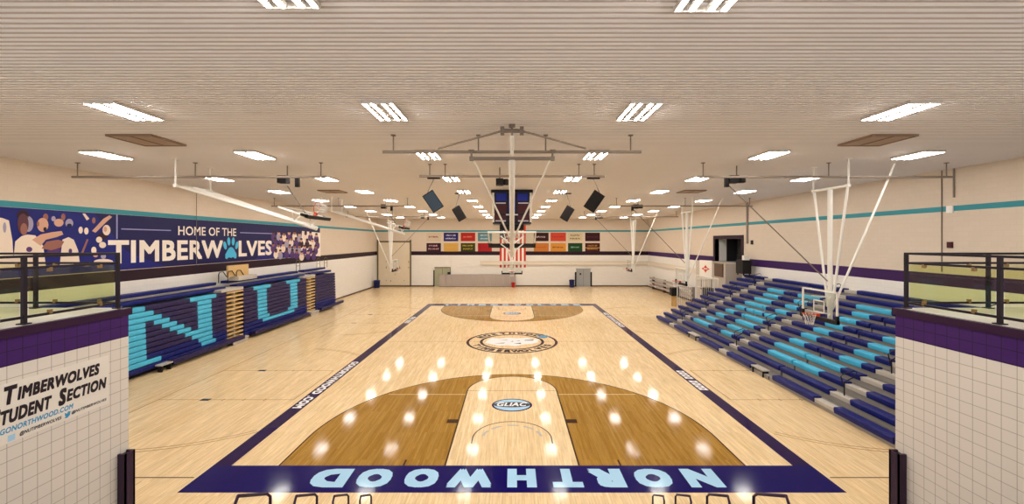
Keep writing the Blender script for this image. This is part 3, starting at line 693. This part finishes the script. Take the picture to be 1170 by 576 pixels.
for sx, rz in ((-1, -PI/2), (1, PI/2)):
    for i, y in enumerate((16.5, 30.0, 43.3)):
        up_ = sx < 0 and i < 2
        where = {(-1,0): 'white hoop swung up flat below the ceiling in front of the mural lettering', (-1,1): 'white hoop swung up flat beyond the first raised side hoop, near the far corner', (-1,2): 'white hoop let down before the tan panel at the far corner',
                 (1,0): 'white hoop let down in front of the open blue bleachers', (1,1): 'white hoop let down by the white guard rails and doorway', (1,2): 'white hoop let down near the far corner beyond the doorway'}[(sx, i)]
        make_hoop(where, (sx*SX, y, SZ), rz, 72 if up_ else 0, 5.0 if up_ else 5.1, CZ, brace=not up_)
make_hoop('raised white hoop over the near end of the court, under the scoreboard', (0, 11.9, 8.4), 0, 61.5, 6.05, CZ, brace=False, span=1.13, vee=.73, near=True)
make_hoop('lowered white hoop at the far baseline', (0, 39.55, 8.4), PI, 0, 5.35, CZ, brace=True, span=1.13, vee=.8)
# strut, apex bracket and cables of the near hoop
hb = thing('hoop_support', 'grey apex bracket with two sloping struts above the raised middle hoop', 'ceiling support', (0, 11.0, CZ))
m_ = MB(); m_.tube([(0,0,-.002), (0,0,-.28)], .03, 'pipe_grey'); m_.tube([(-.25,0,-.16), (.25,0,-.16)], .05, 'cable_grey'); m_.box(-.3,-.2,-.06,.06,-.26,-.06,'cable_grey'); m_.box(.2,.3,-.06,.06,-.26,-.06,'cable_grey'); m_.box(-.08,.08,-.08,.08,-.06,-.001,'cable_grey'); m_.build('bracket', hb)
for s_ in (-1, 1): MB().tube([(s_*.25,0,-.16), (s_*2.05, .88, -.42)], .028, 'pipe_grey').build('strut', hb)
MB().tube([(0,0,-.28), (0,.78,-.6)], .05, 'hoop_white').build('link', hb)
# long ceiling pipes carrying the hoops
def pipe(label, x0, x1, y, z, hang, yo=0, r_=.045, m='pipe_grey'):
    r = thing('ceiling_pipe', label, 'pipe', ((x0+x1)/2, y, z), 0, 'hung ceiling pipes'); xc = (x0+x1)/2
    MB().tube([(x0-xc,0,0), (x1-xc,0,0)], r_, m).build('pipe', r)
    for h in hang:
        q_ = MB(); q_.tube([(h-xc,0,0), (h-xc+.0,yo,CZ-z-.002)], .02, 'cable_grey'); q_.box(h-xc-.06, h-xc+.06, yo-.05, yo+.05, CZ-z-.03, CZ-z-.001, 'cable_grey'); q_.build('hanger', r)
pipe('grey pipe hung across the ceiling over the raised middle hoop, nearer of two', -3.65, 3.65, 12.05, 8.62, (-3.35, -.95, .95, 3.35))
pipe('grey pipe hung across the ceiling behind the raised middle hoop, before the scoreboard', -3.6, 3.6, 16.6, 8.62, (-3.2, -2.6, 2.6, 3.2))
for sx in (-1, 1):
    for i, y in enumerate((16.3, 29.8, 43.1)):
        pipe('grey pipe hung near the ceiling above the '+ORD[i]+' side hoop, '+('mural side' if sx < 0 else 'doorway side'), *sorted((sx*7.1, sx*16.8)), y, 8.55, [sx*h for h in (7.3, 12.1, 16.6)])
# winches with their ropes
for sx in (-1, 1):
    for i, y in enumerate((17.0, 30.3, 43.5)):
        x = sx*8.95
        r = thing('winch', 'black hoop winch under the ceiling for the '+ORD[i]+' side hoop, '+('mural side' if sx < 0 else 'doorway side'), 'winch', (x, y, 8.55), 0, 'hoop winches')
        m_ = MB(); m_.box(-.33, .02, -.16, .16, -.15, .15, 'black_metal'); m_.build('motor', r); m_ = MB(); m_.lathe((.2*sx, 0, -.13), [(.12,0),(.15,.03),(.15,.23),(.12,.26)], 'black_metal', 14); m_.build('drum', r); m_ = MB(); m_.box(-.4*sx-.08, -.4*sx+.08, -.05, .05, -.3, .1, 'black_metal'); m_.build('pulley', r)
        MB().tube([(0,0,.1), (0,0,CZ-8.55-.001)], .025, 'cable_grey').build('hanger', r)
        if sx > 0: MB().tube([(-.3,0,-.25), (SX-.1-x, 16.5-17.0 if i == 0 else -.2, 4.55-8.55)], .024, 'cable_grey').build('rope', r)
        elif i == 2: MB().tube([(.3,0,-.25), (-SX+.1-x, -.2, 4.55-8.55)], .02, 'cable_grey').build('rope', r)
        else: MB().tube([(.0,0,-.25), (-7.8-x, -.5, 6.9-8.55)], .02, 'cable_grey').build('rope', r)
r = thing('winch', 'black winch above the scoreboard beside the raised middle hoop mast', 'winch', (-.45, 17.4, 8.5), 0, 'hoop winches')
m_ = MB(); m_.box(-.2, .1, -.15, .15, -.14, .14, 'black_metal'); m_.lathe((.2, 0, -.12), [(.1,0),(.12,.03),(.12,.21),(.1,.24)], 'black_metal', 14); m_.build('motor', r)
MB().tube([(-.05,0,.13), (-.05,0,CZ-8.5-.001)], .025, 'cable_grey').build('hanger', r)

# scoreboard over mid court
r = thing('scoreboard', 'black and blue four-sided scoreboard hung under the ceiling over mid court', 'scoreboard', (0, YC, 7.1))
m_ = MB(); m_.box(-1.02, 1.02, -1.02, 1.02, .1, 1.9, 'board_black'); m_.build('housing', r, .02)
m_ = MB(); m_.box(-1.22, 1.22, -1.12, 1.12, 1.82, 1.99, 'board_black'); m_.build('top_frame', r)
m_ = MB(); m_.box(-1.12, 1.12, -1.06, 1.06, 0, .1, 'board_black'); m_.build('bottom_frame', r)
for rz in range(4):
    M = Matrix.Rotation(rz*PI/2, 4, 'Z')
    f = MB()
    for s_ in (-1, 1):
        f.box(s_*.62-.3, s_*.62+.3, -1.035, -1.02, 1.35, 1.78, 'board_blue', M); f.box(s_*.66-.33, s_*.66+.33, -1.035, -1.02, .62, 1.12, 'board_maroon', M); f.box(s_*.66-.33, s_*.66+.33, -1.035, -1.02, .22, .5, 'board_maroon', M)
        for z in (1.18, .14): f.box(s_*.66-.3, s_*.66+.3, -1.036, -1.02, z, z+.07, 'board_text', M)
        f.box(s_*.25-.1, s_*.25+.1, -1.036, -1.02, .5, .58, 'board_text', M)
    f.box(-.2, .2, -1.035, -1.02, .7, 1.5, 'board_blue', M); f.build('display', r)
for s_ in (-1, 1):  # white corner trim, the right strip stands in for glare from the lights
    m_ = MB(); m_.box(s_*1.1-.05, s_*1.1+.05, -1.06, -1.0, .08, 1.82, 'hoop_white'); m_.build('corner_trim_glare', r)
m_ = MB(); m_.box(-.7, .7, -.7, .7, -.35, 0, 'black_plastic'); m_.build('lower_box', r)

# speakers
def speaker(label, loc, roll, s_, face, hz):
    r = thing('speaker', label, 'speaker', loc, 0, 'hung loudspeakers')
    M = Matrix.Rotation(math.radians(roll), 4, 'Y') @ Matrix.Rotation(math.radians(12), 4, 'X')
    w_, h_ = .29*s_, .47*s_
    m_ = MB(); m_.prism([(-w_,-.02), (w_,-.02), (w_*.75,.5*s_), (-w_*.75,.5*s_)], 'z', -h_, h_, 'black_plastic', M); m_.build('cabinet', r, .01)
    m_ = MB(); m_.box(-w_+.04, w_-.04, -.035, -.02, -h_+.04, h_-.04, face, M); m_.build('grille', r)
    m_ = MB(); m_.tube([M @ Vector((0, .2*s_, h_)), (0, .2*s_, hz-loc[2]-.05)], .02, 'cable_grey'); m_.box(-.3*s_, .3*s_, .2*s_-.08, .2*s_+.08, hz-loc[2]-.06, hz-loc[2]-.001, 'black_metal'); m_.build('mount', r)
speaker('large speaker, its bluish lit front painted in, tilted below the ceiling, mural side of the scoreboard', (-3.7, 20.0, 7.96), -33, 1.0, 'speaker_grille_lit', CZ)
speaker('large black speaker tilted below the ceiling, doorway side of the scoreboard', (3.85, 20.0, 7.96), 33, 1.0, 'speaker_grille', CZ)
speaker('small black speaker hung behind the large one with the lit front', (-3.28, 26.5, 7.8), -30, .95, 'speaker_grille', CZ)
speaker('small black speaker hung behind the large black one', (3.42, 26.5, 7.8), 30, .95, 'speaker_grille', CZ)

# ------------------------------------------------------------------ far wall: flag, banners, doors, panels
fr = thing('flag', 'large national flag with red and white stripes hung on the far wall', 'flag', (0.1, WY-.04, 8.9))
m_ = MB(); FW, FLn = 3.5, 6.35
for i in range(13):
    m_.box(-FW/2+FW*i/13, -FW/2+FW*(i+1)/13, -.012, .012, -FLn, 0, 'flag_red' if i % 2 == 0 else 'flag_white')
m_.build('stripes', fr)
m_ = MB(); m_.box(-FW/2, -FW/2+FW*7/13, -.018, .018, -FLn*.4, .0, 'flag_blue'); cn = m_.build('canton', fr)
m_ = MB()
for i in range(9):
    for j in range(6 if i % 2 == 0 else 5):
        cx = -FW/2+FW*7/13*(j+.5+(i % 2)*.5)/6; cz = -FLn*.4*(i+.5)/9
        m_.poly([(cx+(.085 if t % 2 == 0 else .035)*math.sin(t*PI/5), -.02, cz+(.085 if t % 2 == 0 else .035)*math.cos(t*PI/5)) for t in range(10)][::-1], 'flag_white')
m_.build('stars', cn)
MB().tube([(-FW/2-.1,0,0), (FW/2+.1,0,0)], .03, 'pipe_grey').build('pole', fr)
def fx(px): return (px-HX)/F*WY
def fz(py): return CAMZ+(HY-py)/F*WY
BN = [ # x0, x1, row, cloth colour, ink, lines, words, label
 (487.3,503.8,0,(226,206,180),(140,44,40),1,'cream banner with one line of dark red letters, top row'), (507,523.6,0,(34,28,108),(200,196,210),2,'navy banner with two lines of pale letters, top row'),
 (526.5,543,0,(186,40,32),(214,120,96),1,'red banner with one faint line, top row on the mural side'), (546,562,0,(92,136,150),(190,206,210),2,'steel blue banner with two pale lines, top row beside the flag'),
 (487.3,503.8,1,(58,20,40),(196,150,150),2,'dark maroon banner with two pale lines, under the cream one'), (507,523.6,1,(226,180,92),(214,150,50),2,'yellow banner with faint lines, under the navy one'),
 (526.5,543,1,(58,62,20),(190,160,50),2,'dark green banner with two gold lines, under a red one'), (546,562,1,(180,30,34),(150,20,40),1,'plain red banner under the steel blue one, beside the flag'),
 (610,626.8,0,(56,18,24),(206,180,172),1,'dark brown banner with one white line, top row beside the flag'), (629,646.6,0,(218,76,50),(176,26,40),1,'orange-red banner with one red line, top row'),
 (649,665.4,0,(226,210,170),(96,60,44),2,'cream banner with two dark lines, top row'), (668.6,685.4,0,(58,14,28),(96,30,40),1,'dark maroon banner with one faint line, last of the top row'),
 (610,626.8,1,(204,124,50),(176,86,30),1,'orange banner with one faint line, bottom row beside the flag'), (629,646.6,1,(232,156,60),(120,60,24),1,'golden banner with one dark line, bottom row'),
 (649,665.4,1,(24,66,26),(120,160,140),1,'green banner with one pale line, bottom row'), (668.6,685.4,1,(70,24,22),(180,130,60),2,'brown banner with a gold stripe and two lines, last of the bottom row')]
random.seed(3)
for i, (a, b, row, c, ink, nl, lb) in enumerate(BN):
    mc = mat('cloth_%d' % i, srgb(*[v*.9 for v in c]), .7, noise=.05); mi = mat('cloth_ink_%d' % i, srgb(*ink), .7)
    x0, x1 = fx(a), fx(b); z1, z0 = (fz(265.9), fz(275.7)) if row == 0 else (fz(277.8), fz(287.4))
    r = thing('wall_banner', lb, 'banner', ((x0+x1)/2, WY-.012, z0), 0, 'school banners on the far wall'); hw = (x1-x0)/2; hh = z1-z0
    m_ = MB(); m_.box(-hw, hw, -.01, .01, 0, hh, mc); m_.build('cloth', r)
    m_ = MB()
    for l in range(nl):
        zc = hh*(.5 if nl == 1 else (.68 if l == 0 else .3)); n = random.choice((7, 8, 9)); lw = hw*random.uniform(1.2, 1.5); st = lw/n; th = .11
        for j in range(n):
            u = -lw/2+j*st
            m_.box(u, u+st*.28, -.013, -.01, zc-th, zc+th, mi); m_.box(u+st*.28, u+st*.75, -.013, -.01, zc+(th-.06)*random.choice((-1, 0, 1))-.03, zc+(th-.06)*random.choice((-1, 0, 1))+.03+.04, mi)
    if i == 15: m_.box(-hw, hw, -.012, -.01, hh*.38, hh*.48, mi)
    m_.build('lettering', r)
# far wall doors
r = thing('door_1', 'double door in the far wall, greenish inside light painted on, partly behind the grey panel', 'door'); r['kind'] = 'structure'; r.location = (fx(505.5), WY-.02, 0)
m_ = MB(); m_.box(-1.05, 1.05, -.02, .0, 0, 2.5, 'door_green_light'); m_.box(-.02, .02, -.03, -.02, 0, 2.5, 'olive_metal'); m_.build('leaf', r)  # leaf colour stands in for greenish light inside the open door
m_ = MB(); m_.box(-1.2, -1.05, -.08, 0, 0, 2.2, 'black_metal'); m_.box(-1.05, 1.1, -.06, 0, 2.5, 2.6, 'olive_metal'); m_.box(1.05, 1.12, -.06, 0, 0, 2.5, 'olive_metal'); m_.build('frame', r)
r = thing('door_2', 'grey double door in the far wall beside the navy bin', 'door'); r['kind'] = 'structure'; r.location = (fx(666.5), WY-.02, 0)
m_ = MB(); m_.box(-.95, .95, -.02, 0, 0, 2.3, 'door_grey'); m_.box(-.01, .01, -.025, -.02, 0, 2.3, 'under_dark'); m_.box(-.5, -.3, -.024, -.02, 1.55, 1.8, 'under_dark'); m_.build('leaf', r)
m_ = MB(); m_.box(-1.14, -.95, -.1, 0, 0, 1.95, 'black_metal'); m_.box(.95, 1.14, -.1, 0, 0, 1.95, 'black_metal'); m_.box(-1.0, 1.0, -.05, 0, 2.3, 2.42, 'door_grey'); m_.build('frame', r)
# long low grey panel
r = thing('folded_divider', 'long low grey folded panel standing against the far wall', 'panel', (fx(546), WY-.3, 0)); hw = (fx(590)-fx(503))/2
m_ = MB(); n = 12
for i in range(n): m_.box(-hw+2*hw*i/n+.008, -hw+2*hw*(i+1)/n-.008, -.12, .12, .05, 1.58, 'grey_panel')
m_.build('panels', r); m_ = MB(); m_.box(-hw, hw, -.14, .14, 1.58, 1.64, 'grey_panel'); m_.box(-hw, hw, -.1, .1, 0, .05, 'dark_base'); m_.build('rails', r)
MB().box(fx(513.5)-fx(546)-.2, fx(513.5)-fx(546)+.2, -.1, .1, 1.64, 1.95, 'black_metal').build('end_knob', r)
# tan panel in olive frame at the corner
r = thing('climbing_panel', 'tall tan wall panel in an olive frame dotted with small holds', 'wall panel', (fx(450.5), WY-.05, .17)); hw = (fx(469.5)-fx(432))/2
m_ = MB(); m_.box(-hw, hw, -.0, .045, 0, 5.9, 'tan_panel'); m_.build('panel', r)
for s_ in (-1, 1): MB().box(s_*hw-.09, s_*hw+.09, -.06, .045, 0, 6.1, 'olive_metal').build('post', r)
MB().box(-hw+.09, hw-.09, -.05, .0, 5.75, 5.95, 'olive_metal').build('top_bar', r)
random.seed(9); m_ = MB()
for i in range(7):
    for j in range(4): m_.box(-hw+.55+i*.6-.03, -hw+.55+i*.6+.03, -.05, 0, .55+j*.85+random.uniform(-.1,.1), .62+j*.85+random.uniform(-.1,.1)+.12, 'duct_beige' if random.random() < .4 else 'olive_metal')
m_.build('holds', r)
def bin_(label, loc, r0, r1, h, m):
    r = thing('waste_bin', label, 'bin', loc)
    MB().lathe((0,0,0), [(r0,0),(r0+.02,.02),(r1-.02,h-.1),(r1+.02,h-.08),(r1+.02,h),(r1-.03,h),(r0-.05,.1)], m).build('body', r)
    MB().lathe((0,0,h-.02), [(r1,0),(r1,.04),(.1,.1)], m).build('lid', r)
bin_('round navy bin in the far corner beside the tan panel', (-18.2+.55, WY-1.6, 0), .34, .42, .95, 'bin_blue')
bin_('round navy bin beside the grey double door', (fx(652.3), WY-.9, 0), .3, .36, .95, 'bin_blue')
bin_('small red bin below the far hoop at the far wall', (.15, WY-1.0, 0), .2, .25, .6, 'red')
# wall duct and low radiators
mb = MB(); mb.box(-4.3, WX-.02, WY-.16, WY-.002, 2.95, 3.4, 'duct_beige'); mb.box(-4.3, WX-.02, WY-.2, WY-.16, 3.36, 3.42, 'duct_beige'); mb.box(-4.3, WX-.02, WY-.2, WY-.16, 2.93, 3.0, 'duct_beige'); struct(mb, 'trim_1')
mb = MB(); mb.box(WX-.16, WX-.002, 40.5, WY-.22, 2.95, 3.4, 'duct_beige'); mb.box(WX-.2, WX-.16, 40.5, WY-.22, 3.36, 3.42, 'duct_beige'); struct(mb, 'trim_2')
r = thing('folded_bench', 'long grey slatted rack along the wall beyond the bleachers', 'bench', (WX-.4, 46.5, 0))
for z in (.35, .8, 1.25): MB().box(-.12, .05, -4.2, 8.5, z, z+.24, 'grey_panel').build('slat', r)
for y in (-4, 0, 4, 8): MB().box(.05, .36, y-.05, y+.05, 0, 1.5, 'dark_base').build('leg', r)
# conduits and boxes on the doorway wall
for y, z0, z1, w_, lb in ((17.6, 7.9, CZ, .03, 'thin vertical pipe on the wall above the teal stripe and balcony'), (18.1, 4.8, CZ, .012, 'hairline vertical cable on the wall beside the white box'), (33.05, 5.9, CZ, .12, 'grey vertical duct on the wall beside the doorway')):
    m_ = MB(); m_.box(WX-.06 if w_ > .05 else WX-.04, WX-.001, y-w_, y+w_, z0, z1-.002, 'pipe_grey' if w_ > .02 else 'cable_grey'); tag(m_.build('wall_conduit'), lb, 'pipe')
for y, z, s_, m, lb, nm in ((17.75, 7.42, .13, 'wall_white', 'small white box on the teal stripe', 'junction_box'), (17.75, 5.94, .11, 'board_maroon', 'small dark red alarm on the wall above the balcony rail', 'fire_alarm'), (32.4, 6.0, .14, 'black_metal', 'small black alarm on the wall beside the doorway', 'fire_alarm')):
    m_ = MB(); m_.box(WX-.07, WX-.001, y-s_, y+s_, z-s_*1.15, z+s_*1.15, m); b_ = m_.build(nm, None, .015); tag(b_, lb, 'wall box')
    MB().box(WX-.085, WX-.07, y-s_*.5, y+s_*.5, z-s_*.4, z+s_*.4, m).build('cover', b_)
for y, z0, lb in ((24.6, 4.72, 'hairline cable running down the mural between the middle letters'), (35.6, 7.6, 'hairline cable on the wall above the far end of the mural')):
    m_ = MB(); m_.tube([(-WX+.06, y, z0), (-WX+.06, y, CZ-.002)], .013, 'cable_grey'); tag(m_.build('wall_cable'), lb, 'cable')

# ------------------------------------------------------------------ upper doorway and the landing before it
mb = MB(); t_ = .3
mb.box(WX-.05, WX+.34, DY0-t_, DY0, DZ0, DZ1+t_, 'maroon_band'); mb.box(WX-.05, WX+.34, DY1, DY1+t_, DZ0, DZ1+t_, 'maroon_band'); mb.box(WX-.05, WX+.34, DY0, DY1, DZ1, DZ1+t_, 'maroon_band')
struct(mb, 'trim_3')
mb = MB(); mb.box(WX+.3, WX+1.0, DY1+.0, DY1+.2, DZ0-.2, DZ1, 'wall_white'); mb.box(WX+1.0, WX+4.3, DY1+.0, DY1+.2, DZ0-.2, DZ1, 'under_dark'); mb.box(WX+.3, WX+4.3, DY0-.2, DY0, DZ0-.2, DZ1, 'alcove_shade'); mb.box(WX+4.3, WX+4.5, DY0-.2, DY1+.2, DZ0-.2, DZ1, 'under_dark')  # dark walls and inner sheet carry the unlit room's shade in their colour
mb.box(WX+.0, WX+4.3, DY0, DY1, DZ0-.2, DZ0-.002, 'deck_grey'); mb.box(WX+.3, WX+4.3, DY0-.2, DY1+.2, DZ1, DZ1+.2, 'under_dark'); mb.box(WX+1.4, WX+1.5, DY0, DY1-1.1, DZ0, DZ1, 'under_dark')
struct(mb, 'wall_alcove')
r = thing('entry_landing', 'white landing block below the upper doorway, behind the white guard rails', 'landing', (0, 0, 0))
m_ = MB(); m_.box(16.9, WX-.03, 33.8, 39.2, 0, DZ0-.01, 'platform_beige'); m_.build('platform', r)
m_ = MB(); m_.box(16.82, 16.9, 34.1, 35.5, 3.2, 4.27, 'dark_base'); m_.box(16.8, 16.9, 34.08, 35.52, 4.2, 4.28, 'olive_metal'); m_.build('side_panel', r)
# guard rails stepping down the end of the bleachers
def guard(label, p0, p1, h, n, m='hoop_white'):
    p0 = Vector(p0); p1 = Vector(p1); r = thing('guard_rail', label, 'guard rail', p0, 0, 'white guard rails'); d = p1-p0; Z = Vector((0,0,1))
    m_ = MB(); m_.tube([Z*h, d+Z*h], .03, m); m_.tube([Z*.12, d+Z*.12], .022, m); m_.build('rails', r)
    for q_ in (0, 1): MB().tube([d*q_, d*q_+Z*h], .035, m).build('post', r)
    m_ = MB()
    for i in range(1, n): m_.tube([d*i/n+Z*.12, d*i/n+Z*h], .014, m, 5)
    m_.build('balusters', r)
gy = 33.25
guard('white guard rail at the bleacher end, lowest of the three', (13.0, gy+.3, 0), (14.4, gy+.3, 0), 2.6, 9)
guard('white guard rail at the bleacher end, middle of the three', (14.5, gy+.3, 0), (15.9, gy+.3, 0), 3.1, 9)
guard('white guard rail along the landing below the red diamond sign', (16.3, 33.7, 2.0), (16.3, 37.9, 2.0), 1.1, 20)
# white sign with a red diamond emblem
r = thing('hanging_sign', 'white square sign with a red diamond emblem below the upper doorway', 'sign', (16.62, 36.6, 2.9), math.radians(-72))
m_ = MB(); m_.box(-.72, .72, -.02, .02, 0, 1.55, 'sign_white'); m_.build('panel', r)
m_ = MB()
dm = [(-.46,0),(-.16,.12),(0,.33),(.16,.12),(.46,0),(.16,-.12),(0,-.33),(-.16,-.12)]
m_.poly([(u*1.05, -.023, .82+v*1.05) for u, v in dm], 'orange_rim'); m_.poly([(u, -.026, .82+v) for u, v in ((-.22,-.04),(.22,-.04),(.22,.05),(-.22,.05))], 'sign_white')
m_.build('emblem', r)
for s_ in (-1, 1): MB().box(s_*.6-.03, s_*.6+.03, .02, .06, -1.0, 1.3, 'black_metal').build('post', r)
r = thing('equipment_cart', 'black cart with a pale box on it on the top bleacher row beside the doorway', 'cart', (17.55, 32.3, 3.52))
m_ = MB(); m_.box(-.35, .3, -.5, .5, .12, 1.15, 'black_plastic'); m_.build('body', r, .02)
m_ = MB(); m_.box(-.2, .2, -.42, -.12, 1.15, 1.5, 'sign_white'); m_.build('box', r)
m_ = MB(); m_.tube([(-.3,.4,1.15), (-.3,.4,1.5), (.2,.4,1.5), (.2,.4,1.15)], .03, 'black_metal'); m_.build('handle', r)
for x in (-.25, .2):
    for y in (-.4, .4): MB().box(x-.04, x+.04, y-.03, y+.03, -.0, .12, 'black_metal').build('caster', r)
r = thing('storage_box', 'black box on a light tan stand beyond the far end of the bleachers', 'box', (15.2, 39.9, 0))
m_ = MB(); m_.box(-.36, .36, -.3, .3, 1.0, 1.75, 'black_plastic'); m_.build('box', r, .02)
m_ = MB(); m_.box(-.3, .3, -.02, .02, .0, 1.0, 'tan_wood'); m_.box(-.02, .02, -.25, .25, 0, 1.0, 'tan_wood'); m_.build('stand', r)
r = thing('dark_cabinet', 'dark brown cabinet behind the white guard rails at the bleacher end', 'cabinet', (15.75, 34.3, 0))
m_ = MB(); m_.box(-.35, .35, -.3, .3, 0, 2.35, 'black_plastic'); m_.build('body', r, .02)
m_ = MB(); m_.box(-.33, -.01, -.315, -.3, .1, 2.3, 'black_plastic'); m_.build('door', r); m_ = MB(); m_.box(.01, .33, -.315, -.3, .1, 2.3, 'black_plastic'); m_.build('door', r)
